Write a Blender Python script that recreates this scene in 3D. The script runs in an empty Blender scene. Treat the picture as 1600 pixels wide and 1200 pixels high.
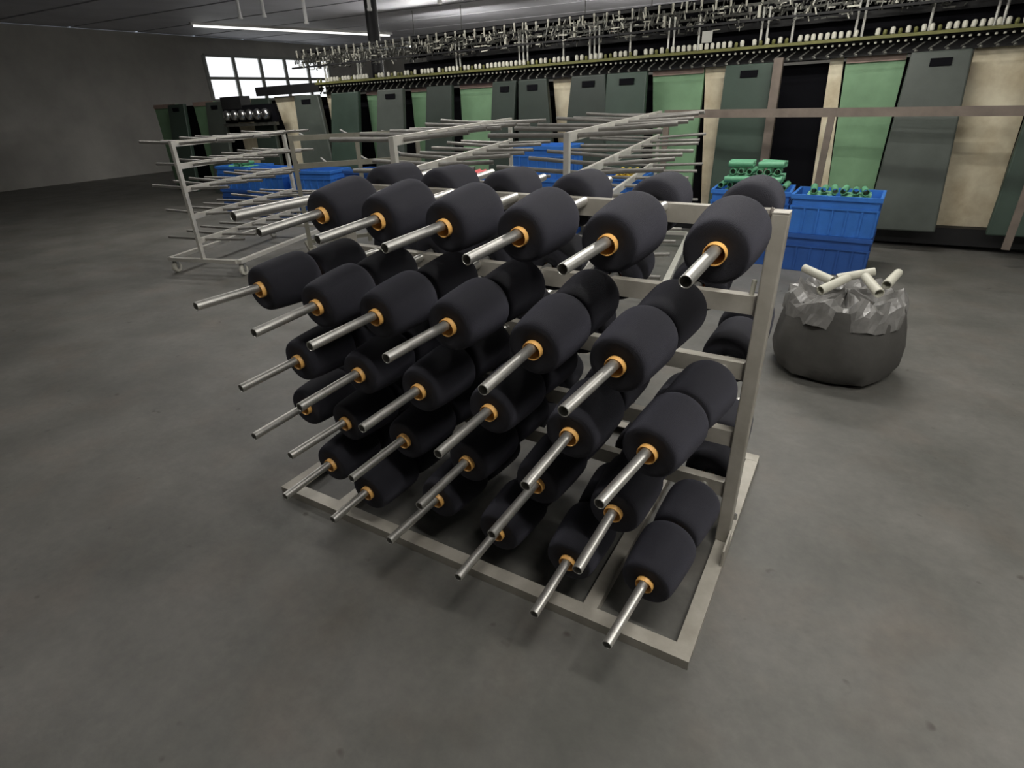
import bpy, bmesh, math, random
from mathutils import Vector, Matrix
random.seed(7)
R = math.radians
sc = bpy.context.scene
COL = sc.collection

# ------------------------------------------------------------------ camera
cam_d = bpy.data.cameras.new('camera')
cam_d.sensor_fit = 'HORIZONTAL'; cam_d.sensor_width = 36.0
cam_d.lens = 886.13 / 1600 * 36.0
cam_d.clip_start = 0.05; cam_d.clip_end = 100
cam = bpy.data.objects.new('camera', cam_d); COL.objects.link(cam)
cam.matrix_world = Matrix(((0.86272, -0.20778, 0.46102, 0.1299),
                           (0.50493, 0.40367, -0.76295, -1.4588),
                           (-0.02757, 0.89100, 0.45317, 1.2673),
                           (0, 0, 0, 1)))
sc.camera = cam

# ------------------------------------------------------------------ world, exposure
w = bpy.data.worlds.new('world'); sc.world = w; w.use_nodes = True
w.node_tree.nodes['Background'].inputs[0].default_value = (0.75, 0.85, 1.0, 1)
w.node_tree.nodes['Background'].inputs[1].default_value = 0.6
sc.view_settings.view_transform = 'Standard'
sc.view_settings.look = 'None'
sc.view_settings.gamma = 1.0
sc.view_settings.use_curve_mapping = False
sc.view_settings.exposure = 0.0

# ceiling lamp positions (x, y, yaw, watts); the lamp bodies are built further down
LAMPS = [(-6.2, 1.7, 0, 10), (-3.4, 1.7, 0, 9), (-0.4, 1.9, 0, 20), (2.3, 1.2, 0, 26),
         (-6.4, 3.3, 0, 26), (-3.3, 3.3, 0, 30), (-0.4, 3.3, 0, 24),
         (-2.9, -0.9, 0, 10), (0.6, -0.7, 0, 34), (3.6, -0.7, 0, 14),
         (-6.6, 7.6, 0, 40), (-3.4, 7.6, 0, 60), (-0.6, 7.6, 0, 60)]
DROPS = [0, 0, 0, 0, 0, 0, 0, 0, 0, 0, 0.42, 0.42, 0.42]     # drop below the ceiling; far lamps hang low to throw light up on it

# ------------------------------------------------------------------ materials
def mat(name, col, rough=0.6, metal=0.0, noise=0.0, scale=8.0, bump=0.0, bscale=60.0, col2=None, spec=0.5, sheen=0.0, emit=0.0):
    m = bpy.data.materials.new(name); m.use_nodes = True
    nt = m.node_tree; b = nt.nodes['Principled BSDF']
    b.inputs['Base Color'].default_value = (*col, 1)
    b.inputs['Roughness'].default_value = rough
    b.inputs['Metallic'].default_value = metal
    b.inputs['Specular IOR Level'].default_value = spec
    if sheen:
        b.inputs['Sheen Weight'].default_value = sheen
        b.inputs['Sheen Roughness'].default_value = 0.5
    if emit:
        b.inputs['Emission Color'].default_value = (*col, 1)
        b.inputs['Emission Strength'].default_value = emit
    if noise or bump:
        tc = nt.nodes.new('ShaderNodeTexCoord')
        n = nt.nodes.new('ShaderNodeTexNoise'); n.inputs['Scale'].default_value = scale
        n.inputs['Detail'].default_value = 6; n.inputs['Roughness'].default_value = 0.6
        nt.links.new(tc.outputs['Object'], n.inputs['Vector'])
    if noise:
        mx = nt.nodes.new('ShaderNodeMix'); mx.data_type = 'RGBA'
        c2 = col2 or tuple(c * (1 - noise) for c in col)
        mx.inputs[6].default_value = (*col, 1); mx.inputs[7].default_value = (*c2, 1)
        rp = nt.nodes.new('ShaderNodeValToRGB')
        rp.color_ramp.elements[0].position = 0.35; rp.color_ramp.elements[1].position = 0.68
        nt.links.new(n.outputs['Fac'], rp.inputs[0])
        nt.links.new(rp.outputs[0], mx.inputs[0])
        nt.links.new(mx.outputs[2], b.inputs['Base Color'])
    if bump:
        n2 = nt.nodes.new('ShaderNodeTexNoise'); n2.inputs['Scale'].default_value = bscale
        n2.inputs['Detail'].default_value = 4
        nt.links.new(tc.outputs['Object'], n2.inputs['Vector'])
        bp = nt.nodes.new('ShaderNodeBump'); bp.inputs['Strength'].default_value = bump
        bp.inputs['Distance'].default_value = 0.01
        nt.links.new(n2.outputs['Fac'], bp.inputs['Height'])
        nt.links.new(bp.outputs[0], b.inputs['Normal'])
    return m

def concrete():
    m = bpy.data.materials.new('concrete floor'); m.use_nodes = True
    nt = m.node_tree; b = nt.nodes['Principled BSDF']; L = nt.links.new
    tc = nt.nodes.new('ShaderNodeTexCoord')
    def nz(scale, det, rough=0.6):
        n = nt.nodes.new('ShaderNodeTexNoise'); n.inputs['Scale'].default_value = scale
        n.inputs['Detail'].default_value = det; n.inputs['Roughness'].default_value = rough
        L(tc.outputs['Object'], n.inputs['Vector']); return n
    def ramp(src, p0, p1, c0, c1):
        r = nt.nodes.new('ShaderNodeValToRGB'); r.color_ramp.elements[0].position = p0; r.color_ramp.elements[1].position = p1
        r.color_ramp.elements[0].color = (*c0, 1); r.color_ramp.elements[1].color = (*c1, 1)
        L(src, r.inputs[0]); return r
    def mix(f, a, bb, mode='MIX'):
        x = nt.nodes.new('ShaderNodeMix'); x.data_type = 'RGBA'; x.blend_type = mode
        if isinstance(f, float): x.inputs[0].default_value = f
        else: L(f, x.inputs[0])
        L(a, x.inputs[6]); L(bb, x.inputs[7]); return x.outputs[2]
    big = ramp(nz(1.9, 6).outputs['Fac'], 0.34, 0.68, (0.102, 0.102, 0.093), (0.172, 0.167, 0.155))
    fine = ramp(nz(26, 6, 0.7).outputs['Fac'], 0.3, 0.75, (0.84, 0.84, 0.84), (1.08, 1.08, 1.06))
    c = mix(1.0, big.outputs[0], fine.outputs[0], 'MULTIPLY')
    warm = ramp(nz(3.1, 3).outputs['Fac'], 0.5, 0.8, (1, 1, 1), (1.06, 0.97, 0.92))
    c = mix(1.0, c, warm.outputs[0], 'MULTIPLY')
    spots = ramp(nz(11, 2).outputs['Fac'], 0.70, 0.76, (1, 1, 1), (0.55, 0.52, 0.5))
    c = mix(1.0, c, spots.outputs[0], 'MULTIPLY')
    L(c, b.inputs['Base Color'])
    rr = nt.nodes.new('ShaderNodeMapRange'); rr.inputs['To Min'].default_value = 0.42; rr.inputs['To Max'].default_value = 0.62
    L(nz(4, 4).outputs['Fac'], rr.inputs['Value']); L(rr.outputs[0], b.inputs['Roughness'])
    bp = nt.nodes.new('ShaderNodeBump'); bp.inputs['Strength'].default_value = 0.12; bp.inputs['Distance'].default_value = 0.004
    L(nz(60, 5).outputs['Fac'], bp.inputs['Height']); L(bp.outputs[0], b.inputs['Normal'])
    return m

def yarn_mat():
    m = bpy.data.materials.new('black yarn'); m.use_nodes = True
    nt = m.node_tree; b = nt.nodes['Principled BSDF']; L = nt.links.new
    b.inputs['Roughness'].default_value = 0.78
    b.inputs['Specular IOR Level'].default_value = 0.35
    b.inputs['Sheen Weight'].default_value = 0.16
    b.inputs['Sheen Roughness'].default_value = 0.45
    b.inputs['Sheen Tint'].default_value = (0.7, 0.7, 0.9, 1)
    uv = nt.nodes.new('ShaderNodeUVMap'); uv.uv_map = 'UVMap'
    hs = []
    for ang in (62, -62):
        mp = nt.nodes.new('ShaderNodeMapping'); mp.inputs['Rotation'].default_value = (0, 0, R(ang))
        L(uv.outputs[0], mp.inputs[0])
        wv = nt.nodes.new('ShaderNodeTexWave'); wv.inputs['Scale'].default_value = 26
        wv.inputs['Distortion'].default_value = 1.2; wv.inputs['Detail'].default_value = 2; wv.inputs['Detail Scale'].default_value = 3
        L(mp.outputs[0], wv.inputs['Vector']); hs.append(wv)
    ad = nt.nodes.new('ShaderNodeMath'); ad.operation = 'MAXIMUM'
    L(hs[0].outputs['Fac'], ad.inputs[0]); L(hs[1].outputs['Fac'], ad.inputs[1])
    mx = nt.nodes.new('ShaderNodeMix'); mx.data_type = 'RGBA'
    mx.inputs[6].default_value = (0.0055, 0.0055, 0.0095, 1); mx.inputs[7].default_value = (0.0245, 0.0245, 0.0330, 1)
    L(ad.outputs[0], mx.inputs[0]); L(mx.outputs[2], b.inputs['Base Color'])
    bp = nt.nodes.new('ShaderNodeBump'); bp.inputs['Strength'].default_value = 0.6; bp.inputs['Distance'].default_value = 0.002
    L(ad.outputs[0], bp.inputs['Height']); L(bp.outputs[0], b.inputs['Normal'])
    return m

M = {
 'floor': concrete(),
 'yarn': yarn_mat(),
 'orange': mat('orange cone tube', (1.0, 0.55, 0.16), 0.45, noise=0.18, scale=40),
 'pipe': mat('bare steel pipe', (0.80, 0.79, 0.75), 0.40, 0.92, noise=0.16, scale=30, bump=0.02, bscale=120),
 'bore': mat('shaded pipe bore', (0.36, 0.35, 0.32), 0.7, 0.2),  # shade inside the pipe ends, put into a darker colour
 'rack': mat('worn grey rack paint', (0.48, 0.455, 0.40), 0.45, 0.15, noise=0.25, scale=9, bump=0.05, col2=(0.35, 0.325, 0.275)),
 'weld': mat('weld bead', (0.22, 0.20, 0.18), 0.5, 0.5),
 'cart': mat('cart steel', (0.78, 0.76, 0.70), 0.38, 0.4, noise=0.2, scale=6),
 'cartpipe': mat('cart pipe', (0.33, 0.32, 0.30), 0.45, 0.5, noise=0.3, scale=12),
 'rust': mat('brown painted frame', (0.22, 0.18, 0.15), 0.6, 0.2, noise=0.3, scale=7),
 'olive': mat('olive grey frame', (0.27, 0.26, 0.21), 0.55, 0.2, noise=0.3, scale=7),
 'caster': mat('cream caster wheel', (0.70, 0.68, 0.60), 0.5, noise=0.2, scale=30),
 'fork': mat('zinc caster fork', (0.45, 0.45, 0.43), 0.4, 0.8),
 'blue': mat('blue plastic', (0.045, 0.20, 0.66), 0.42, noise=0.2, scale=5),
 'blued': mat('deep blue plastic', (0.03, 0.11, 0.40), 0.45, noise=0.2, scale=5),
 'green_tube': mat('green plastic tube', (0.13, 0.38, 0.22), 0.45, noise=0.15, scale=12),
 'pink': mat('pink plastic', (0.75, 0.16, 0.17), 0.5),
 'yellow': mat('yellow plastic', (0.80, 0.60, 0.10), 0.5),
 'cream': mat('stained cream sheet', (0.84, 0.77, 0.58), 0.6, noise=0.35, scale=4, col2=(0.55, 0.46, 0.30)),
 'green': mat('light green sheet', (0.23, 0.40, 0.23), 0.5, noise=0.25, scale=3),
 'dgreen': mat('dark green cover', (0.045, 0.074, 0.056), 0.45, noise=0.25, scale=3),
 'ggrey': mat('grey green cover', (0.080, 0.095, 0.082), 0.45, noise=0.3, scale=3),
 'pinkedge': mat('faded pink edge strip', (0.42, 0.31, 0.26), 0.6, noise=0.2, scale=6),
 'black': mat('black opening', (0.005, 0.005, 0.007), 0.8, spec=0.1),
 'dgreen2': mat('very dark green cover', (0.030, 0.044, 0.035), 0.45, noise=0.25, scale=3),
 'dark': mat('dark oily steel', (0.014, 0.014, 0.015), 0.6, 0.1, noise=0.4, scale=10),
 'mid': mat('greasy steel', (0.13, 0.13, 0.115), 0.45, 0.6, noise=0.4, scale=14),
 'railyel': mat('yellow green rail', (0.17, 0.17, 0.05), 0.5, noise=0.3, scale=9),
 'cap': mat('pale bobbin cap', (0.60, 0.59, 0.50), 0.5),
 'rod': mat('pale rod', (0.62, 0.62, 0.57), 0.35, 0.5),
 'ceil': mat('dusty ceiling sheet', (0.66, 0.66, 0.72), 0.55, noise=0.18, scale=1.6),
 'seam': mat('ceiling seam', (0.03, 0.03, 0.034), 0.8),
 'wall': mat('plaster wall', (0.42, 0.41, 0.38), 0.8, noise=0.2, scale=1.5),
 'white': mat('white enamel', (0.80, 0.80, 0.78), 0.4),
 'tube': mat('lit fluorescent tube', (1.0, 0.98, 0.93), 0.4, emit=22.0),
 'tube_bright': mat('bright lit fluorescent tube', (1.0, 0.98, 0.93), 0.4, emit=190.0),  # far hanging lamps only, emission boosted to brighten the ceiling
 'daylight': mat('daylit pane', (0.95, 0.98, 1.0), 0.3, emit=1.0),
 'diffuser': mat('lit lamp diffuser', (1.0, 0.99, 0.95), 0.4, emit=1.5),
 'frame': mat('grey window frame', (0.30, 0.31, 0.29), 0.5),
 'sack': mat('grey woven sack', (0.085, 0.082, 0.076), 0.7, noise=0.3, scale=5, bump=0.4, bscale=14),
 'film': mat('crumpled clear film', (0.27, 0.265, 0.255), 0.25, noise=0.35, scale=12, bump=0.5, bscale=22),
 'chrome': mat('bright machined steel', (0.75, 0.75, 0.74), 0.22, 1.0),
}

# ------------------------------------------------------------------ mesh helpers
class MB:
    def __init__(s): s.v = []; s.f = []; s.sm = []
    def add(s, vs, fs, smooth=False):
        o = len(s.v); s.v += [tuple(v) for v in vs]
        s.f += [tuple(i + o for i in f) for f in fs]; s.sm += [smooth] * len(fs); return s
    def box(s, x0, x1, y0, y1, z0, z1):
        vs = [(x, y, z) for z in (z0, z1) for y in (y0, y1) for x in (x0, x1)]
        return s.add(vs, [(0, 2, 3, 1), (4, 5, 7, 6), (0, 1, 5, 4), (2, 6, 7, 3), (0, 4, 6, 2), (1, 3, 7, 5)])
    def bar(s, a, b, wd, ht, up=(0, 0, 1)):
        a = Vector(a); b = Vector(b); d = (b - a).normalized(); u = Vector(up)
        sd = d.cross(u)
        if sd.length < 1e-4: sd = d.cross(Vector((1, 0, 0)))
        sd.normalize(); u = sd.cross(d).normalized()
        vs = []
        for p in (a, b):
            for i, j in ((-1, -1), (1, -1), (1, 1), (-1, 1)):
                vs.append(p + sd * (i * wd / 2) + u * (j * ht / 2))
        return s.add(vs, [(0, 1, 2, 3), (7, 6, 5, 4), (0, 4, 5, 1), (1, 5, 6, 2), (2, 6, 7, 3), (3, 7, 4, 0)])
    def lathe(s, a, d, prof, n=20, closed=True, smooth=True):
        """prof: list of (radius, distance along d)"""
        a = Vector(a); d = Vector(d).normalized()
        t = Vector((0, 0, 1)) if abs(d.z) < 0.9 else Vector((1, 0, 0))
        e1 = d.cross(t).normalized(); e2 = d.cross(e1)
        vs = []
        for r, h in prof:
            for k in range(n):
                q = 2 * math.pi * k / n
                vs.append(a + d * h + (e1 * math.cos(q) + e2 * math.sin(q)) * r)
        fs = []
        m = len(prof)
        rng = range(m) if closed else range(m - 1)
        for i in rng:
            j = (i + 1) % m
            for k in range(n):
                k2 = (k + 1) % n
                fs.append((i * n + k, i * n + k2, j * n + k2, j * n + k))
        return s.add(vs, fs, smooth)
    def cyl(s, a, b, r, n=12, r2=None):
        a = Vector(a); b = Vector(b); L = (b - a).length; r2 = r if r2 is None else r2
        return s.lathe(a, b - a, [(0.0001, 0), (r, 0), (r2, L), (0.0001, L)], n, closed=False)
    def hollow(s, a, b, ro, ri, n=16):
        a = Vector(a); b = Vector(b); L = (b - a).length
        return s.lathe(a, b - a, [(ro, 0), (ro, L), (ri, L), (ri, 0)], n, closed=True)
    def prism(s, poly, y0, y1):
        """poly: list of (x, z) -> extruded along y"""
        n = len(poly)
        vs = [(x, y0, z) for x, z in poly] + [(x, y1, z) for x, z in poly]
        fs = [tuple(range(n)), tuple(range(2 * n - 1, n - 1, -1))]
        fs += [(i, i + n, (i + 1) % n + n, (i + 1) % n) for i in range(n)]
        return s.add(vs, fs)
    def mesh(s, name, m):
        me = bpy.data.meshes.new(name); me.from_pydata(s.v, [], s.f)
        for p, q in zip(me.polygons, s.sm): p.use_smooth = q
        me.update()
        bm = bmesh.new(); bm.from_mesh(me); bmesh.ops.recalc_face_normals(bm, faces=bm.faces); bm.to_mesh(me); bm.free()
        if any(s.sm):
            try: me.set_sharp_from_angle(angle=R(40))
            except Exception: pass
        me.materials.append(M[m] if isinstance(m, str) else m)
        return me
    def build(s, name, m, parent=None, bevel=0.0):
        return link(name, s.mesh(name, m), parent, bevel)

def link(name, me, parent=None, bevel=0.0):
    o = bpy.data.objects.new(name, me); COL.objects.link(o)
    if parent is not None: o.parent = parent
    if bevel:
        b = o.modifiers.new('bevel', 'BEVEL'); b.width = bevel; b.segments = 2; b.limit_method = 'ANGLE'
    return o
def empty(name, loc=(0, 0, 0), rz=0.0):
    o = bpy.data.objects.new(name, None); COL.objects.link(o)
    o.location = loc; o.rotation_euler = (0, 0, rz); o.empty_display_size = 0.1; return o
def tag(o, label, cat, group=None):
    o['label'] = label; o['category'] = cat
    if group: o['group'] = group
    return o
def struct(o, label, cat):
    o['kind'] = 'structure'; o['label'] = label; o['category'] = cat; return o
ORD = ['first', 'second', 'third', 'fourth', 'fifth', 'sixth', 'seventh', 'eighth', 'ninth', 'tenth', 'eleventh', 'twelfth']

# ------------------------------------------------------------------ room shell
X0, X1, Y0, Y1, ZC = -13.0, 6.0, -6.0, 13.5, 2.60
struct(MB().box(X0, X1, Y0, Y1, -0.1, 0.0).build('floor', 'floor'), 'mottled grey concrete floor of the yarn mill', 'floor')
ce = struct(MB().box(X0, X1, Y0, Y1, ZC + 0.02, ZC + 0.12).build('ceiling', 'seam'), 'dark grey sheet ceiling with long dark seams', 'ceiling')
yy = Y0; k = 0
pm = {}
while yy < Y1 - 0.1:
    y2 = min(yy + 1.22, Y1)
    MB().box(X0 + 0.01, X1 - 0.01, yy + 0.035, y2 - 0.035, ZC, ZC + 0.03).build('panel', 'ceil', ce)
    yy = y2
struct(MB().box(X0, X1, Y1, Y1 + 0.1, 0, ZC).build('wall_back', 'wall'), 'dim plaster wall far behind the machine', 'wall')
struct(MB().box(X0, X1, Y0 - 0.1, Y0, 0, ZC).build('wall_front', 'wall'), 'plaster wall behind the viewer', 'wall')
struct(MB().box(X1, X1 + 0.1, Y0, Y1, 0, ZC).build('wall_right', 'wall'), 'plaster wall on the right side of the hall', 'wall')
# left wall with a window opening
WY0, WY1, WZ0, WZ1 = 7.55, 11.2, 1.35, 2.25
wl = MB(); wl.box(X0 - 0.1, X0, Y0, WY0, 0, ZC); wl.box(X0 - 0.1, X0, WY1, Y1, 0, ZC)
wl.box(X0 - 0.1, X0, WY0, WY1, 0, WZ0); wl.box(X0 - 0.1, X0, WY0, WY1, WZ1, ZC)
struct(wl.build('wall_left', 'wall'), 'far left plaster wall with the daylit window', 'wall')
wn = empty('window_1', (X0, WY0, WZ0)); struct(wn, 'bright daylit window with grey bars in the far left wall', 'window')
def wpart(name, m, y0, y1, z0, z1, x0=-0.06, x1=-0.02):
    return MB().box(x0, x1, y0 - WY0, y1 - WY0, z0 - WZ0, z1 - WZ0).build(name, m, wn)
npan = 5; pw = (WY1 - WY0) / npan
for i in range(npan):
    for j in range(2):
        zz = WZ0 + j * (WZ1 - WZ0) / 2
        wpart('pane', 'daylight', WY0 + i * pw, WY0 + (i + 1) * pw, zz, zz + (WZ1 - WZ0) / 2)
for i in range(npan + 1): wpart('mullion', 'frame', WY0 + i * pw - 0.04, WY0 + i * pw + 0.04, WZ0, WZ1, -0.02, 0.02)
for j in range(3): wpart('transom', 'frame', WY0, WY1, WZ0 + j * (WZ1 - WZ0) / 2 - 0.03, WZ0 + j * (WZ1 - WZ0) / 2 + 0.03, -0.02, 0.03)

# ceiling lamps: housing, end caps, tube and the light the tube gives
def lamp(x, y, rz, watt, label, drop=0):
    L = 1.25
    e = empty('tube_lamp', (x, y, ZC - 0.001 - drop), rz)
    tag(e, label, 'lamp', 'ceiling tube lamps')
    if drop:
        for s in (-1, 1): MB().cyl((s * L * 0.4, 0, 0), (s * L * 0.4, 0, drop), 0.006, 8).build('hanger', 'frame', e)
    MB().prism([(-L / 2 - 0.04, 0), (-L / 2 - 0.04, -0.03), (-L / 2, -0.045), (L / 2, -0.045), (L / 2 + 0.04, -0.03), (L / 2 + 0.04, 0)], -0.04, 0.04).build('housing', 'white', e)
    for s in (-1, 1): MB().box(s * L / 2 - 0.015, s * L / 2 + 0.015, -0.02, 0.02, -0.10, -0.04).build('socket', 'white', e)
    MB().cyl((-L / 2, 0, -0.085), (L / 2, 0, -0.085), 0.014, 10).build('tube', 'tube_bright' if drop else 'tube', e)
    ld = bpy.data.lights.new('tube_light', 'AREA'); ld.shape = 'RECTANGLE'; ld.size = L; ld.size_y = 0.10
    ld.energy = watt; ld.color = (1.0, 0.965, 0.90)
    lo = bpy.data.objects.new('tube_light', ld); COL.objects.link(lo); lo.parent = e; lo.location = (0, 0, -0.105)
LN = ['over the aisle behind the rack, far left', 'over the aisle behind the rack, left of centre', 'over the aisle right behind the black yarn rack', 'over the aisle behind the rack, far right',
      'in front of the machine, far left', 'in front of the middle of the machine', 'in front of the right part of the machine',
      'over the left part of the yarn rack', 'over the right end of the yarn rack', 'over the open floor at the right', 'beyond the machine near the window', 'beyond the middle of the machine', 'beyond the right end of the machine']
for (x, y, rz, wt), n, dr in zip(LAMPS, LN, DROPS): lamp(x, y, rz, wt, 'ceiling fluorescent tube lamp ' + n, dr)
# long line lamp under the ceiling, left
t = empty('line_lamp', (-10.9, 6.0, ZC)); tag(t, 'long thin white line lamp under the ceiling at upper left', 'lamp')
MB().bar((0.0, 0.0, -0.02), (1.15, 4.1, -0.02), 0.10, 0.04).build('housing', 'white', t)
MB().bar((0.02, 0.05, -0.055), (1.13, 4.05, -0.055), 0.05, 0.03).build('diffuser', 'diffuser', t)
# slim column behind the machine
c = MB(); c.cyl((-6.22, 5.6, 0), (-6.22, 5.6, ZC), 0.085, 20); c.cyl((-6.22, 5.6, 0), (-6.22, 5.6, 0.03), 0.16, 20)
struct(c.build('trim_2', 'dark'), 'dark round column rising behind the machine to the ceiling', 'column')
for i, (x, z) in enumerate(((-8.2, 2.40), (-7.68, 2.38), (-6.86, 2.24), (-5.7, 2.30), (-4.6, 2.28), (-3.6, 2.30))):
    o = MB().cyl((0, 0, 0), (0, 0, ZC - z), 0.022, 10)
    o.cyl((0, 0, -0.03), (0, 0, 0), 0.03, 10)
    o = o.build('hanging_conduit', 'white'); o.location = (x, 5.0, z)
    tag(o, 'white conduit hanging from the ceiling, %s from the left' % ORD[i], 'conduit', 'hanging conduits')

# ------------------------------------------------------------------ the yarn rack
PIPES = [
  (0.9937, 0.517, [(-0.0828, -0.0934, 0.9807, 0.33), (-0.2927, -0.3216, 0.9754, 0.33), (-0.5126, -0.5394, 0.9701, 0.325), (-0.7275, -0.7598, 0.9718, 0.32), (-0.9525, -0.9725, 0.9716, 0.32), (-1.1724, -1.1865, 0.9707, 0.315)]),
  (0.7807, 0.6491, [(-0.1976, -0.2534, 0.7554, 0.445), (-0.4325, -0.4264, 0.7573, 0.45), (-0.6474, -0.6719, 0.7745, 0.445), (-0.8699, -0.9098, 0.7563, 0.445), (-1.0973, -1.1114, 0.7541, 0.455), (-1.2922, -1.3354, 0.7898, 0.465)]),
  (0.5971, 0.6354, [(-0.0924, -0.1805, 0.5627, 0.44), (-0.3299, -0.3437, 0.5468, 0.44), (-0.5448, -0.5681, 0.5548, 0.44), (-0.7697, -0.7986, 0.5561, 0.435), (-0.9896, -1.0176, 0.5577, 0.435), (-1.2146, -1.2555, 0.5572, 0.45)]),
  (0.3865, 0.6084, [(-0.2255, -0.2333, 0.3417, 0.41), (-0.4354, -0.4532, 0.3481, 0.405), (-0.6553, -0.6691, 0.3493, 0.41), (-0.8803, -0.9031, 0.3521, 0.405), (-1.0977, -1.1471, 0.3486, 0.41), (-1.3101, -1.3016, 0.3695, 0.415)]),
  (0.2115, 0.61, [(-0.0958, -0.154, 0.1528, 0.415), (-0.3307, -0.3413, 0.1474, 0.435), (-0.5407, -0.5654, 0.157, 0.435), (-0.7581, -0.7946, 0.1809, 0.415), (-0.9955, -1.0165, 0.1643, 0.475), (-1.2104, -1.2217, 0.1735, 0.43)]),
]
XL = -1.460; YB = -0.465; YR = 0.538; ZB = 0.030
rack = empty('yarn_rack', (0, 0, 0))
tag(rack, 'grey steel pipe rack loaded with black yarn cones in the foreground', 'rack')
def angle_bar(name, a, b, wd, flip=1, ht=0.030, th=0.005):
    """flat top flange plus an upright web on one side"""
    a = Vector(a); b = Vector(b); d = (b - a).normalized(); sd = d.cross(Vector((0, 0, 1))).normalized() * flip
    m = MB()
    m.bar(a + Vector((0, 0, -th / 2)), b + Vector((0, 0, -th / 2)), wd, th)
    off = sd * (wd / 2 - th / 2)
    m.bar(a + off + Vector((0, 0, -ht / 2 - th / 2)), b + off + Vector((0, 0, -ht / 2 - th / 2)), th, ht - th)
    return m.build(name, 'rack', rack, 0.0008)
angle_bar('base_rail', (XL, YB + 0.022, ZB), (0.006, YB + 0.022, ZB), 0.044, 1)
angle_bar('base_rail', (XL, YR - 0.022, ZB), (0.006, YR - 0.022, ZB), 0.044, -1)
angle_bar('base_rail', (-0.015, YB + 0.044, ZB - 0.0006), (-0.015, YR - 0.044, ZB - 0.0006), 0.042, 1)
angle_bar('base_rail', (XL + 0.022, YB + 0.044, ZB - 0.0006), (XL + 0.022, YR - 0.044, ZB - 0.0006), 0.044, -1)
for x in (-0.272, -1.195): angle_bar('cross_rail', (x, YB + 0.044, ZB - 0.001), (x, YR - 0.044, ZB - 0.001), 0.040, 1)
for x in (-0.019, XL + 0.019):
    m = MB(); m.box(x - 0.019, x + 0.019, 0.0, 0.05, ZB, 1.008)
    p = m.build('post', 'rack', rack, 0.003)
    MB().box(x - 0.019, x + 0.019, 0.0, 0.05, 1.008, 1.011).build('end_cap', 'rack', p)
for x in (0.0035, XL - 0.0005):
    MB().prism([(x - 0.0025, ZB), (x + 0.0025, ZB), (x + 0.0025, ZB + 0.055), (x - 0.0025, ZB + 0.055)], -0.108, -0.001).build('foot_plate', 'rack', rack)
MB().cyl((0.002, 0.052, 0.085), (0.002, 0.056, 0.102), 0.006, 8).build('weld', 'chrome', rack)
for z, yt, row in PIPES:
    m = MB()
    zt = z + 0.024 - (0.003 if z > .9 else 0)
    m.box(XL + 0.038, -0.038, 0.010, 0.014, z - 0.024, zt)          # web
    m.box(XL + 0.038, -0.038, 0.014, 0.040, zt - 0.004, zt)          # top flange
    m.box(XL + 0.038, -0.038, 0.014, 0.040, z - 0.024, z - 0.020)    # bottom flange
    b = m.build('beam', 'rack', rack)
    for xx in (-0.040, XL + 0.040):
        MB().lathe((xx, 0.010, z - 0.028), (0, 0, 1), [(0.0005, 0), (0.004, 0.003), (0.0035, 0.02), (0.0045, 0.035), (0.004, 0.052), (0.0005, 0.056)], 8, closed=False).build('weld', 'weld', b)
MB().cyl((-0.055, 0.026, 0.803), (-0.053, 0.028, 0.842), 0.006, 12).build('peg', 'cap', rack)

PR = 0.0120
RT = [0.055, 0.10, 0.10, 0.10, 0.10]       # how far the far-side pipes rise
RYE = [0.36, 0.50, 0.50, 0.50, 0.50]
def hollow_pipe(name, a, b, ro=PR):
    m = MB(); a = Vector(a); b = Vector(b); L = (b - a).length; ri = ro - 0.0022
    m.lathe(a, b - a, [(ro, 0), (ro, L - 0.0008), (ro - 0.0008, L), (ri + 0.0005, L), (ri, L - 0.0008), (ri, L - 0.16), (0.0003, L - 0.16)], 20, closed=False)
    o = m.build(name, 'pipe', rack); o.data.materials.append(M['bore'])
    for p in o.data.polygons:
        if p.index >= 80: p.material_index = 1
    return o

# one yarn cone: yarn body and orange tube, axis +Z, narrow end at +Z, z=0 at its back
CL = 0.176; RI = 0.0200
def cone_meshes():
    prof = [(0.0225, 0.030), (0.0225, 0.004), (0.046, 0.0015), (0.0580, 0.0025), (0.0660, 0.0065), (0.0710, 0.0130), (0.0742, 0.0230), (0.0752, 0.036), (0.0742, 0.070), (0.0722, 0.105),
            (0.0700, 0.135), (0.0682, 0.153), (0.0664, 0.1640), (0.0642, 0.1702), (0.0616, 0.1737), (0.0585, 0.1750), (0.050, 0.1750), (0.036, 0.1735), (0.0230, 0.1720)]
    n = 40
    bm = bmesh.new(); uvl = bm.loops.layers.uv.new('UVMap')
    rings = []
    for r, h in prof:
        rings.append([bm.verts.new((r * math.cos(2 * math.pi * k / n), r * math.sin(2 * math.pi * k / n), h)) for k in range(n)])
    s = [0]
    for i in range(1, len(prof)): s.append(s[-1] + math.hypot(prof[i][0] - prof[i - 1][0], prof[i][1] - prof[i - 1][1]))
    for i in range(len(prof) - 1):
        for k in range(n):
            k2 = (k + 1) % n
            f = bm.faces.new((rings[i][k], rings[i][k2], rings[i + 1][k2], rings[i + 1][k])); f.smooth = True
            for lp, (uu, vv) in zip(f.loops, ((k, i), (k + 1, i), (k + 1, i + 1), (k, i + 1))):
                lp[uvl].uv = (uu / n * 2.4, s[vv] * 5.2)
    bmesh.ops.recalc_face_normals(bm, faces=bm.faces)
    me = bpy.data.meshes.new('yarn_body'); bm.to_mesh(me); bm.free(); me.materials.append(M['yarn'])
    ro = 0.0228
    t = MB().lathe((0, 0, 0), (0, 0, 1), [(ro, 0.024), (ro, CL + 0.0085), (ro - 0.001, CL + 0.0100), (RI + 0.001, CL + 0.0100), (RI, CL + 0.0085), (RI, 0.024)], 28)
    return me, t.mesh('cone_tube', 'orange')
ME_YARN, ME_TUBE = cone_meshes()
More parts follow.
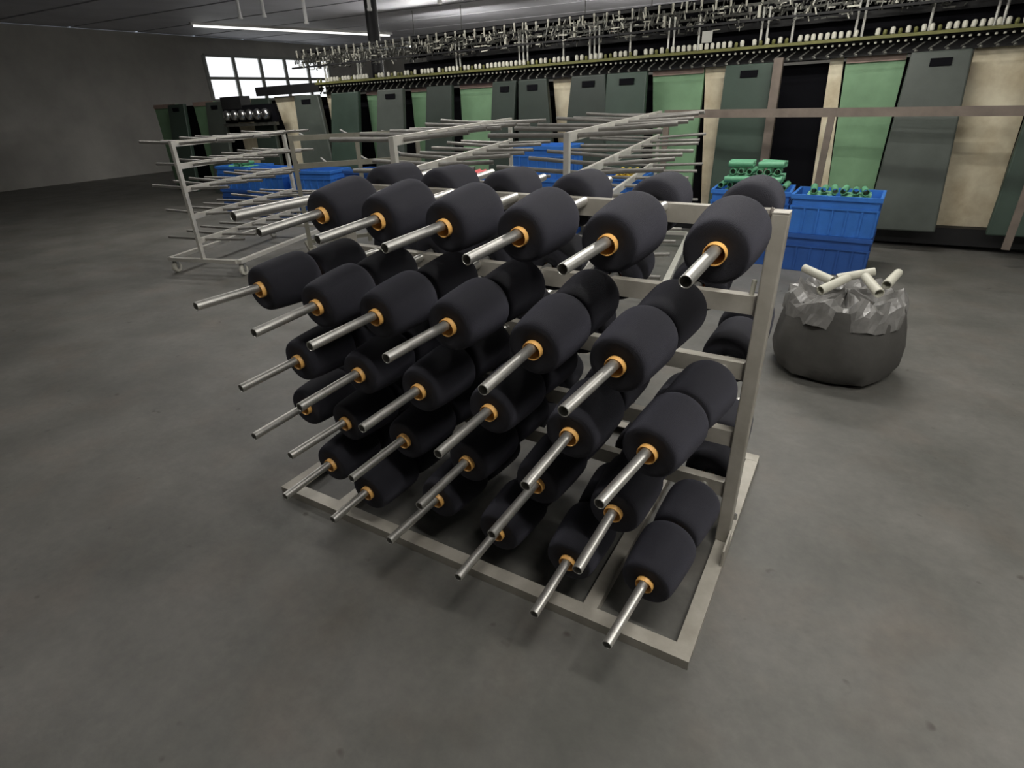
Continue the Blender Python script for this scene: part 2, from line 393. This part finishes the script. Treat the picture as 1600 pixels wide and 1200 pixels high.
def yarn_cone(base, d, label, group):
    e = empty('yarn_cone', base)
    e.rotation_mode = 'QUATERNION'
    q = Vector((0, 0, 1)).rotation_difference(Vector(d))
    spin = Matrix.Rotation(random.uniform(0, 6.28), 4, 'Z').to_quaternion()
    e.rotation_quaternion = q @ spin
    tag(e, label, 'yarn cone', group)
    link('yarn_body', ME_YARN, e)
    link('cone_tube', ME_TUBE, e)
    return e
ROWN = ['top row', 'second row', 'third row', 'fourth row', 'bottom row']
DROP = RI - PR - 0.0003
RAISE = [0.014, 0.012, 0, 0, 0]      # upper rows sit a little high in their beams
SAG = [0.045, 0.035, 0.0, 0.0, 0.0]   # loose cones nose down on the pipe
for ri, (z, yt, row) in enumerate(PIPES):
    z = z + RAISE[ri]
    for ci, (xb, xt, zt, yr) in enumerate(row):
        B = Vector((xb, 0.012, z)); T = Vector((xt, -yt, zt)); d = (T - B).normalized()
        hollow_pipe('pipe', B, T)
        nfront = 1 if ri == 0 else 2
        for j in range(nfront):
            yy = yr - j * (CL + 0.0135)
            tpar = (yy + 0.012) / (yt + 0.012)
            dc = (d - Vector((0, 0, SAG[ri]))).normalized()
            c = B + (T - B) * tpar - dc * (CL + 0.010) - Vector((0, 0, DROP))
            side = 'near side' if nfront == 1 else ('outer' if j == 0 else 'inner')
            if nfront == 1: lab = 'black yarn cone on near side of %s, %s pipe from right post' % (ROWN[ri], ORD[ci])
            else: lab = '%s black yarn cone on near side of %s, %s pipe from right post' % (side, ROWN[ri], ORD[ci])
            yarn_cone(c, dc, lab, 'black yarn cones on the rack')
        # far side pipe and cone
        rx = 0.0
        xr = xb if ri else -0.1028 - 0.238 * ci      # the far-side pipes of the top row are spaced wider
        B2 = Vector((xr, 0.016, z - (0.012 if ri == 0 else 0))); ye = RYE[ri] + (0.05 if (ri == 0 and ci == 4) else 0)
        T2 = Vector((xr + rx, ye, B2.z + RT[ri] * ye)); d2 = (T2 - B2).normalized()
        hollow_pipe('pipe', B2, T2)
        n2 = 2 if (ri in (2, 4) and ci == 0) else 1
        st = 0.058 if ri == 0 else 0.06
        for j in range(n2):
            c = B2 + d2 * (st - 0.016 + j * (CL + 0.0135)) - Vector((0, 0, DROP))
            if n2 == 2: lab = '%s black yarn cone on far side of %s, %s pipe from right post' % (('inner', 'outer')[j], ROWN[ri], ORD[ci])
            else: lab = 'black yarn cone on far side of %s, %s pipe from right post' % (ROWN[ri], ORD[ci])
            yarn_cone(c, d2, lab, 'black yarn cones on the rack')
hollow_pipe('pipe', (-1.407, 0.012, 0.985), (-1.415, -0.425, 0.979), 0.0155)['label'] = 'thicker empty pipe at the left end of the top row'

# ------------------------------------------------------------------ other carts (pipe racks on casters)
def caster(parent, x, y):
    m = MB(); m.lathe((x, y - 0.014, 0.045), (0, 1, 0), [(0.012, 0), (0.040, 0.0), (0.045, 0.006), (0.045, 0.022), (0.040, 0.028), (0.012, 0.028)], 18)
    wv = m.build('caster_wheel', 'caster', parent)
    f = MB(); f.box(x - 0.012, x + 0.012, y - 0.022, y - 0.018, 0.03, 0.105); f.box(x - 0.012, x + 0.012, y + 0.018, y + 0.022, 0.03, 0.105)
    f.box(x - 0.025, x + 0.025, y - 0.025, y + 0.025, 0.100, 0.106); f.cyl((x, y - 0.026, 0.045), (x, y + 0.026, 0.045), 0.008, 8)
    f.build('caster_fork', 'fork', parent)
def cart(name, label, a, b, ztop, rails, npipe, lleft, lright, m='cart', pm='cartpipe', base=True, pr=0.011, stag=True, mid=False, post=0.034, skip=(), rh=0.020):
    """a, b: ends of the rail line on the floor plan. local x runs along the rail, pipes along local y (+y = left of a->b)"""
    a = Vector((*a, 0)); b = Vector((*b, 0)); d = b - a; L = d.length
    e = empty(name, a, math.atan2(d.y, d.x)); tag(e, label, 'pipe cart')
    zb = 0.106
    for x in ([0, L / 2, L] if mid else [0, L]):
        MB().box(x - post / 2, x + post / 2, -0.012, 0.012, zb + 0.03, ztop).build('post', m, e)
    for i, z in enumerate(rails):
        MB().box(post / 2 + .001, L - post / 2 - .001, -0.010, 0.010, z - rh, z + rh if i else ztop).build('rail', m, e)
        for k in range(npipe):
            if (i, k) in skip: continue
            x = L * (k + (0.75 if (stag and i % 2) else 0.35)) / npipe
            if x > L - 0.03: continue
            for s, ln in ((1, lleft), (-1, lright)):
                if ln <= 0: continue
                mm = MB(); p0 = Vector((x, s * 0.011, z)); p1 = Vector((x + random.uniform(-.01, .01), s * ln * random.uniform(0.93, 1.05), z + random.uniform(0.0, 0.03)))
                mm.hollow(p0, p1, pr, pr - 0.002, 10); mm.build('pipe', pm, e)
    if base:
        for y in (-0.34, 0.34): MB().box(0, L, y - 0.02, y + 0.02, zb, zb + 0.03).build('base_rail', m, e)
        for x in (0.0, L): MB().box(x - 0.02, x + 0.02, -0.32, 0.32, zb + 0.0005, zb + 0.0295).build('base_rail', m, e)
        for x in (0.04, L - 0.04):
            for y in (-0.33, 0.33): caster(e, x, y)
    return e
cart('pipe_cart', 'empty pale pipe cart behind the rack, left of centre', (-1.73, 0.65), (-2.25, 2.57), 1.12, [1.10, 0.95, 0.72, 0.45], 7, 0.36, 0.33)
cart('pipe_cart', 'empty pale pipe cart with a tall near post behind the rack, right of centre', (-1.01, 0.95), (-1.46, 3.71), 1.12, [1.10, 0.92, 0.72, 0.42], 7, 0.45, 0.40)
cart('pipe_cart', 'empty pipe cart with cream casters at the far left', (-4.45, 1.25), (-4.85, 2.62), 1.03, [1.01, 0.85, 0.68, 0.47, 0.28], 7, 0.36, 0.36)
cart('pipe_cart', 'olive grey pipe cart behind the far left cart', (-3.90, 1.90), (-3.30, 2.75), 1.03, [1.01, 0.80, 0.55], 3, 0.40, 0.0, 'olive', 'cartpipe', mid=True)
# brown frame at the right in front of the machine
cart('steel_frame', 'brown steel frame standing right of centre before the machine', (-1.55, 4.22), (1.15, 4.06), 1.11, [1.08], 0, 0, 0, 'rust', base=False, mid=True, post=0.05, rh=0.035)

# ------------------------------------------------------------------ blue crates and what lies in them
def crate(x, y, z, rz, m, label, wd=0.56, dp=0.40, ht=0.28):
    e = empty('crate', (x, y, z), rz); tag(e, label, 'crate', 'blue plastic crates')
    b = MB(); t = 0.006
    b.box(-wd / 2, wd / 2, -dp / 2, dp / 2, 0, t)
    b.box(-wd / 2, wd / 2, -dp / 2, -dp / 2 + t, t, ht); b.box(-wd / 2, wd / 2, dp / 2 - t, dp / 2, t, ht)
    b.box(-wd / 2, -wd / 2 + t, -dp / 2 + t, dp / 2 - t, t, ht); b.box(wd / 2 - t, wd / 2, -dp / 2 + t, dp / 2 - t, t, ht)
    bo = b.build('body', m, e)
    r = MB()
    for (zz, hh, o) in ((ht - 0.03, 0.03, 0.014), (ht - 0.095, 0.012, 0.010)):
        r.box(-wd / 2 - o, wd / 2 + o, -dp / 2 - o, -dp / 2, zz, zz + hh); r.box(-wd / 2 - o, wd / 2 + o, dp / 2, dp / 2 + o, zz, zz + hh)
        r.box(-wd / 2 - o, -wd / 2, -dp / 2, dp / 2, zz, zz + hh); r.box(wd / 2, wd / 2 + o, -dp / 2, dp / 2, zz, zz + hh)
    r.build('rim', m, e)
    for k in range(7):
        xx = -wd / 2 + wd * k / 6
        for s in (-1, 1): MB().box(xx - 0.006, xx + 0.006, min(s * dp / 2, s * (dp / 2 + 0.009)), max(s * dp / 2, s * (dp / 2 + 0.009)), 0.01, ht - 0.096).build('rib', m, bo)
    for k in range(1, 4):
        q = -dp / 2 + dp * k / 4
        for s in (-1, 1): MB().box(min(s * wd / 2, s * (wd / 2 + 0.009)), max(s * wd / 2, s * (wd / 2 + 0.009)), q - 0.006, q + 0.006, 0.01, ht - 0.096).build('rib', m, bo)
    return e
CR = [  # x, y, z, yaw, material, label
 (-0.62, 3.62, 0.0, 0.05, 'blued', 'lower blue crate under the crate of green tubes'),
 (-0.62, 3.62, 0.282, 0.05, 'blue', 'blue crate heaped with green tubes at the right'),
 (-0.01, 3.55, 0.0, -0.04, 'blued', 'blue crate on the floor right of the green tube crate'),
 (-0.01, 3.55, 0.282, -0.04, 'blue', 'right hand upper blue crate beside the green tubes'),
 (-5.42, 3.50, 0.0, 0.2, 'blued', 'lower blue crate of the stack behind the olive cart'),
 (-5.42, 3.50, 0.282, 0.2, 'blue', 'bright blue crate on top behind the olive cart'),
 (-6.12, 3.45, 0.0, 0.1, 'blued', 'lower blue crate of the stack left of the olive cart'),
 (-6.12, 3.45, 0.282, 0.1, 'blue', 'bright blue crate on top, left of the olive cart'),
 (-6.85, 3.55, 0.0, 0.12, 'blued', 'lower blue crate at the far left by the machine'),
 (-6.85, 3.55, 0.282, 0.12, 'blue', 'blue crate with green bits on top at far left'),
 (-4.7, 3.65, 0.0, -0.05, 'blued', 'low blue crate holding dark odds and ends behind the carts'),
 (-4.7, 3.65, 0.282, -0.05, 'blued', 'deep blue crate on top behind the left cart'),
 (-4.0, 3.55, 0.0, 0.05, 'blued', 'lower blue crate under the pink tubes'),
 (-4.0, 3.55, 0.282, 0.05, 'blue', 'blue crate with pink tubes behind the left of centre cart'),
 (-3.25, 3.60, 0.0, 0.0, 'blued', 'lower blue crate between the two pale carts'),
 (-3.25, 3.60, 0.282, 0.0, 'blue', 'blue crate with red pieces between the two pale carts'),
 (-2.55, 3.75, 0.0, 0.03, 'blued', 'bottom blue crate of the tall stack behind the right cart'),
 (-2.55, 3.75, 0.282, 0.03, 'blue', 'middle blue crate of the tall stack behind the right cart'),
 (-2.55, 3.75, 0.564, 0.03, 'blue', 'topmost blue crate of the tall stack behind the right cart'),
]
for a in CR: crate(*a)
def loose_tube(x, y, z, yaw, pitch, L, ro, m, label, group, name='plastic_tube'):
    mb = MB(); mb.lathe((0, 0, 0), (1, 0, 0), [(ro, -L / 2), (ro * 0.88, L / 2), (ro * 0.70, L / 2), (ro * 0.80, -L / 2)], 14)
    o = mb.build(name, m); o.location = (x, y, z); o.rotation_euler = (0, pitch, yaw)
    return tag(o, label, 'tube', group)
def heap(cx, cy, z, layers, m, label, group):
    """layers of tubes laid crosswise: (number along x, number along y, lengthwise on x?)"""
    for li, (nx, ny, alongx) in enumerate(layers):
        for a in range(nx):
            for b in range(ny):
                px, py = (0.225, 0.066) if alongx else (0.067, 0.205)
                loose_tube(cx + (a - (nx - 1) / 2) * px + random.uniform(-.006, .006), cy + (b - (ny - 1) / 2) * py + random.uniform(-.004, .004), z + 0.026 + 0.053 * li,
                           (0 if alongx else math.pi / 2) + random.uniform(-.09, .09) + (math.pi if random.random() < .5 else 0), random.uniform(-.05, .05), 0.185, 0.025, m, label, group)
heap(-0.62, 3.62, 0.50, [(2, 5, 1), (8, 1, 0), (2, 5, 1), (6, 1, 0), (2, 3, 1)], 'green_tube', 'green plastic tube in the heap on the right hand crate', 'green tubes heaped in the crate')
heap(-0.01, 3.55, 0.50, [(2, 5, 1), (6, 1, 0)], 'green_tube', 'green plastic tube in the crate at the right edge', 'green tubes at the right edge')
heap(-4.0, 3.55, 0.51, [(2, 4, 1), (4, 1, 0)], 'pink', 'pink plastic tube in the crate behind the left cart', 'pink tubes')
heap(-3.25, 3.60, 0.50, [(2, 4, 1), (4, 1, 0)], 'pink', 'red plastic tube in the crate between the pale carts', 'red tubes')
heap(-6.85, 3.55, 0.51, [(2, 3, 1), (3, 1, 0)], 'green_tube', 'green plastic tube in the far left crate', 'green tubes at far left')
heap(-4.7, 3.65, 0.51, [(2, 4, 1)], 'dark', 'dark tube in the deep blue crate', 'dark tubes')
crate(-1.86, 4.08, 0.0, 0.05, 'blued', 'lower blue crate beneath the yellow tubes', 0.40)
crate(-1.86, 4.08, 0.282, 0.05, 'blue', 'blue crate with yellow tubes behind the right cart', 0.40)
heap(-1.86, 4.08, 0.51, [(1, 5, 1), (3, 1, 0)], 'yellow', 'yellow plastic tube in the crate behind the right cart', 'yellow tubes')

# ------------------------------------------------------------------ sack on the floor at the right
def sack():
    e = empty('sack', (0.17, 1.58, 0)); tag(e, 'grey woven sack with crumpled film on the floor at right', 'sack')
    n = 44; prof = [(0.02, 0.0), (0.21, 0.0), (0.262, 0.03), (0.285, 0.10), (0.280, 0.18), (0.262, 0.26), (0.245, 0.33), (0.235, 0.355), (0.205, 0.345), (0.17, 0.30), (0.02, 0.28)]
    vs = []; fs = []
    for i, (r, h) in enumerate(prof):
        for k in range(n):
            q = 2 * math.pi * k / n
            g = 1 + (0.035 * math.sin(5 * q + h * 9) + 0.022 * math.sin(11 * q - h * 14) + 0.015 * math.sin(17 * q + 3 * h)) * (h > 0.005)
            vs.append((r * g * math.cos(q), r * g * math.sin(q), max(0, h + (0.012 * math.sin(7 * q) if h > 0.2 else 0))))
    for i in range(len(prof) - 1):
        for k in range(n):
            fs.append((i * n + k, i * n + (k + 1) % n, (i + 1) * n + (k + 1) % n, (i + 1) * n + k))
    MB().add(vs, fs, True).build('body', 'sack', e)
    # crumpled film collar
    vs = []; fs = []; m = 60
    for j, (r, h) in enumerate(((0.262, 0.28), (0.256, 0.335), (0.245, 0.372), (0.215, 0.40), (0.18, 0.375), (0.13, 0.355), (0.06, 0.37), (0.01, 0.375))):
        for k in range(m):
            q = 2 * math.pi * k / m
            g = random.uniform(-0.012, 0.012) + 0.012 * math.sin(9 * q)
            vs.append(((r + g * 0.7) * math.cos(q), (r + g * 0.7) * math.sin(q), h + g * (1.6 if j else .7)))
    for i in range(7):
        for k in range(m): fs.append((i * m + k, i * m + (k + 1) % m, (i + 1) * m + (k + 1) % m, (i + 1) * m + k))
    MB().add(vs, fs, False).build('film', 'film', e)
sack()
for k, (x, y, yaw, pit) in enumerate(((0.10, 1.60, 0.9, -0.5), (0.25, 1.66, 2.0, -0.4), (0.02, 1.74, 2.6, -0.35), (0.18, 1.80, 0.3, -0.5), (0.33, 1.80, 1.3, -0.3))):
    loose_tube(x + 0.01, y - 0.14, 0.455, yaw, pit * 0.5, 0.16, 0.022, 'cap', '%s white tube from the left on the grey sack' % ORD[(1, 3, 0, 2, 4)[k]], 'white tubes on the sack')

# ------------------------------------------------------------------ the long machine in the background
mc = empty('twisting_machine', (0, 4.6, 0)); mc.rotation_euler = (0, -0.0195, 0)
tag(mc, 'long green and cream yarn machine across the background', 'machine')
ZT = 1.487
PAN = {
 'w0': (-7.685, -7.296, -7.587, -7.101, 'dgreen2', 1), 'c1': (-7.364, -6.768, -7.020, -6.579, 'cream', 0), 'w1': (-6.768, -6.309, -6.669, -5.997, 'ggrey', 2),
 'c2': (-6.309, -6.059, -6.256, -6.108, 'cream', 0), 'g1': (-6.059, -5.583, -6.188, -5.645, 'dgreen', 1), 'g2': (-5.583, -5.260, -5.572, -5.373, 'green', 0),
 'w2': (-5.260, -4.850, -5.373, -4.867, 'ggrey', 2), 'g3': (-4.850, -4.490, -4.867, -4.575, 'green', 0), 'w3': (-4.490, -4.129, -4.575, -4.127, 'dgreen2', 1),
 'g4': (-4.120, -3.575, -4.146, -3.634, 'green', 0), 'w4': (-3.575, -3.275, -3.634, -3.328, 'dgreen2', 2), 'w5': (-3.251, -2.913, -3.205, -2.702, 'dgreen2', 2),
 'c3': (-2.913, -2.627, -2.794, -2.650, 'cream', 0), 'w6': (-2.627, -2.259, -2.720, -2.105, 'dgreen2', 2), 'w7': (-2.245, -1.836, -2.229, -1.810, 'dgreen', 2),
 'g5': (-1.830, -1.337, -1.748, -1.366, 'green', 0), 'c4': (-1.332, -1.118, -1.243, -1.114, 'cream', 0), 'w8': (-1.118, -0.719, -1.114, -0.657, 'dgreen', 2),
 'e1': (-0.30, -0.20, -0.26, -0.12, 'cream', 0), 'e2': (-0.18, 0.25, -0.12, 0.22, 'green', 0), 'e3': (0.27, 0.66, 0.22, 0.72, 'ggrey', 2), 'e4': (0.68, 1.1, 0.72, 1.1, 'cream', 0), 'e5': (1.1, 1.5, 1.05, 1.55, 'dgreen', 2), 'e6': (1.52, 1.95, 1.56, 1.95, 'green', 0),
 'f1': (-8.30, -7.72, -8.25, -7.62, 'cream', 0), 'f2': (-8.75, -8.33, -8.80, -8.28, 'ggrey', 2), 'f3': (-9.3, -8.77, -9.3, -8.82, 'green', 0), 'f4': (-9.75, -9.32, -9.8, -9.27, 'dgreen', 2), 'f5': (-10.4, -9.77, -10.4, -9.82, 'green', 0),
}
for key, (a, b, c, d, m, kind) in PAN.items():
    y0, y1 = (0.06, 0.11) if kind == 0 else (-0.16, -0.10)
    z1 = ZT if kind == 0 else ZT - 0.012
    mb = MB()
    # covers lean: their foot stands further out than their head
    yo = 0.0 if kind == 0 else -0.12
    vs = [(c, y0 + yo, .16), (d, y0 + yo, .16), (b, y0 + 0.06 * (kind > 0), z1), (a, y0 + 0.06 * (kind > 0), z1), (c, y1 + yo, .16), (d, y1 + yo, .16), (b, y1 + 0.06 * (kind > 0), z1), (a, y1 + 0.06 * (kind > 0), z1)]
    mb.add(vs, [(0, 1, 2, 3), (7, 6, 5, 4), (0, 4, 5, 1), (1, 5, 6, 2), (2, 6, 7, 3), (3, 7, 4, 0)])
    p = mb.build('cover_panel' if kind else 'back_panel', m, mc, 0.012 if kind else 0)
    if kind == 0 and m == 'green':
        MB().box(a + 0.005, b - 0.005, 0.046, 0.059, ZT - 0.055, ZT + 0.004).build('edge_strip', 'pinkedge', p)
    if kind == 2:
        xm = (a + b) / 2 + 0.01; ww = (b - a) * 0.18
        # dark hand slot with a raised lip, just below the head of the leaning cover
        yh = -0.16 - 0.12 * (z1 - 0.075 - z1) / (0.16 - z1) * 1.5 + 0.06
        MB().box(xm - ww, xm + ww, yh - 0.012, yh + 0.03, z1 - 0.105, z1 - 0.050).build('hand_slot', 'black', p)
MB().box(-0.70, -0.63, -0.24, -0.17, 0.1, 1.50).build('upright', 'rust', mc)
MB().box(-10.4, 1.95, 0.14, 0.60, 0.02, 1.45).build('core', 'black', mc)
MB().box(-10.4, 1.95, -0.05, 0.05, 0.02, 0.159).build('plinth', 'dark', mc)
MB().box(-7.6, -6.32, -0.045, 0.03, ZT + 0.02, ZT + 0.13).build('end_box', 'dark', mc)
# trough between panel heads and bobbin rail
MB().box(-6.30, 1.95, 0.00, 0.30, ZT - 0.01, ZT + 0.015).build('shelf', 'dark', mc)
MB().box(-6.30, 1.95, 0.055, 0.09, ZT + 0.015, ZT + 0.088).build('trough', 'dark', mc)
RZ = 1.598
MB().box(-6.30, 1.95, -0.12, -0.08, RZ - 0.013, RZ + 0.010).build('bobbin_rail', 'railyel', mc)
MB().box(-6.30, 1.95, -0.07, 0.05, RZ - 0.025, RZ - 0.003).build('bobbin_rail', 'dark', mc)
capm = MB().lathe((0, 0, 0), (0, 0, 1), [(0.010, 0), (0.017, 0.006), (0.018, 0.038), (0.013, 0.050), (0.0005, 0.053)], 10, closed=False).mesh('bobbin_cap', 'cap')
capy = MB().lathe((0, 0, 0), (0, 0, 1), [(0.010, 0), (0.014, 0.006), (0.014, 0.030), (0.009, 0.038), (0.0005, 0.040)], 10, closed=False).mesh('bobbin_cap', 'railyel')
x = -6.25
while x < 1.9:
    if random.random() > 0.07:
        o = link('bobbin_cap', capm if random.random() < 0.82 else capy, mc); o.location = (x, -0.10 + random.uniform(-.004, .004), RZ + 0.0102)
        o.rotation_euler = (0, random.uniform(-.1, .1), 0)
    x += 0.0505
# small guide eyes and zigzag hooks under the rail
g = MB(); hk = MB(); x = -6.25; k = 0
while x < 1.9:
    g.lathe((x, -0.085, RZ - 0.047), (0, 0, 1), [(0.0005, 0), (0.010, 0.004), (0.010, 0.016), (0.0005, 0.020)], 6, closed=False)
    if k % 2 == 0:
        hk.bar((x - 0.04, -0.05, RZ - 0.105), (x + 0.03, -0.05, RZ - 0.055), 0.010, 0.010)
        hk.lathe((x - 0.02, -0.065, RZ - 0.115), (0, -1, 0), [(0.0005, 0), (0.012, 0.004), (0.012, 0.012), (0.0005, 0.016)], 8, closed=False)
    x += 0.0505; k += 1
o = g.build('guide_eyes', 'cap', mc); o['kind'] = 'stuff'
o = hk.build('tension_hooks', 'mid', mc); o['kind'] = 'stuff'
UZ = 1.930
# dark carriage behind the rods
MB().box(-5.0, 1.95, 0.16, 0.24, RZ + 0.0, RZ + 0.15).build('carriage', 'black', mc)
MB().box(-4.6, 1.95, 0.10, 0.30, RZ + 0.15, RZ + 0.20).build('carriage', 'dark', mc)
MB().box(-4.9, 1.95, 0.20, 0.26, RZ + 0.20, UZ + 0.10).build('carriage', 'black', mc)
# pairs of rods
for x, n in ((-6.2, 2), (-5.62, 2), (-4.10, 2), (-3.28, 3), (-2.76, 1), (-2.47, 3), (-2.05, 1), (-1.68, 2), (-1.40, 1), (-0.87, 2), (-0.62, 1), (-0.15, 2), (0.35, 1), (0.75, 2), (1.3, 2)):
    for k in range(n):
        MB().cyl((x + k * 0.05, 0.0, RZ - 0.01), (x + k * 0.05, 0.0, RZ + 0.30), 0.010, 8).build('rod', 'rod', mc)
# upper creel: rails, pins, thread guides
UZ = 1.930
MB().box(-6.70, 1.95, 0.02, 0.06, UZ - 0.012, UZ + 0.008).build('creel_rail', 'mid', mc)
MB().box(-6.70, 1.95, 0.10, 0.22, UZ + 0.055, UZ + 0.080).build('creel_rail', 'dark', mc)
MB().box(-6.70, 1.95, -0.10, -0.07, UZ - 0.14, UZ - 0.122).build('creel_rail', 'dark', mc)
MB().box(-6.70, 1.95, 0.08, 0.11, UZ - 0.07, UZ - 0.05).build('creel_rail', 'mid', mc)
pinm = MB().lathe((0, 0, 0), (0, 0, 1), [(0.006, 0), (0.009, 0.01), (0.010, 0.065), (0.013, 0.070), (0.010, 0.084), (0.0005, 0.088)], 8, closed=False).mesh('creel_pin', 'cap')
x = -6.65
while x < 1.9:
    o = link('creel_pin', pinm, mc); o.location = (x, 0.0 + random.uniform(-.01, .01), UZ - 0.012 + random.uniform(-.006, .006)); o.rotation_euler = (random.uniform(-.08, .08), random.uniform(-.06, .06), 0)
    x += 0.128
tg = MB(); tgl = MB()
for k in range(1500):
    x = random.uniform(-6.6, 1.9); zz = UZ + random.triangular(-0.20, 0.03, -0.07); y = random.uniform(-0.12, 0.14); h = random.uniform(0.015, 0.07)
    (tg if k % 5 else tgl).bar((x, y, zz), (x + random.uniform(-.02, .02), y + random.uniform(-.02, .02), zz + h), random.uniform(.005, .012), random.uniform(.005, .012), up=(0, 1, 0))
for k in range(380):
    x = random.uniform(-6.6, 1.9); zz = UZ + random.uniform(-0.17, 0.02); y = random.uniform(-0.13, 0.05)
    (tg if k % 3 else tgl).bar((x, y, zz), (x + random.uniform(.03, .09), y, zz + random.uniform(-.006, .006)), .008, random.uniform(.006, .012))
o = tg.build('thread_guides', 'mid', mc); o['kind'] = 'stuff'
o = tgl.build('bright_thread_guides', 'cap', mc); o['kind'] = 'stuff'
for x in (-4.45, -3.42, -2.62, -1.72, -0.90, 0.1, 1.0):
    MB().box(x - 0.012, x + 0.012, -0.05, -0.02, UZ - 0.11, UZ - 0.02).build('tag_plate', 'cap', mc)
MB().box(-1.36, -1.27, -0.055, -0.045, RZ + 0.07, RZ + 0.16).build('notice_plate', 'rod', mc)
for x in (-6.6, -4.9, -3.1, -1.3, 0.5): MB().box(x, x + 0.035, 0.26, 0.30, RZ + 0.2, UZ + 0.08).build('creel_post', 'dark', mc)
# bright heads at the left end
for k in range(6):
    x = -8.05 + k * 0.17
    m = MB(); m.lathe((x, -0.22, 1.27), (0, -1, 0.15), [(0.0005, 0), (0.06, 0.0), (0.07, 0.02), (0.07, 0.07), (0.055, 0.09), (0.02, 0.10), (0.0005, 0.10)], 16, closed=False)
    m.build('spindle_head', 'chrome', mc)
MB().box(-8.2, -7.05, -0.26, -0.20, 1.13, 1.17).build('spindle_shelf', 'mid', mc)
MB().box(-8.2, -7.75, -0.22, -0.05, 1.36, 1.52).build('head_box', 'dark', mc)
MB().box(-8.2, -7.05, -0.215, -0.17, 1.18, 1.40).build('head_back', 'black', mc)
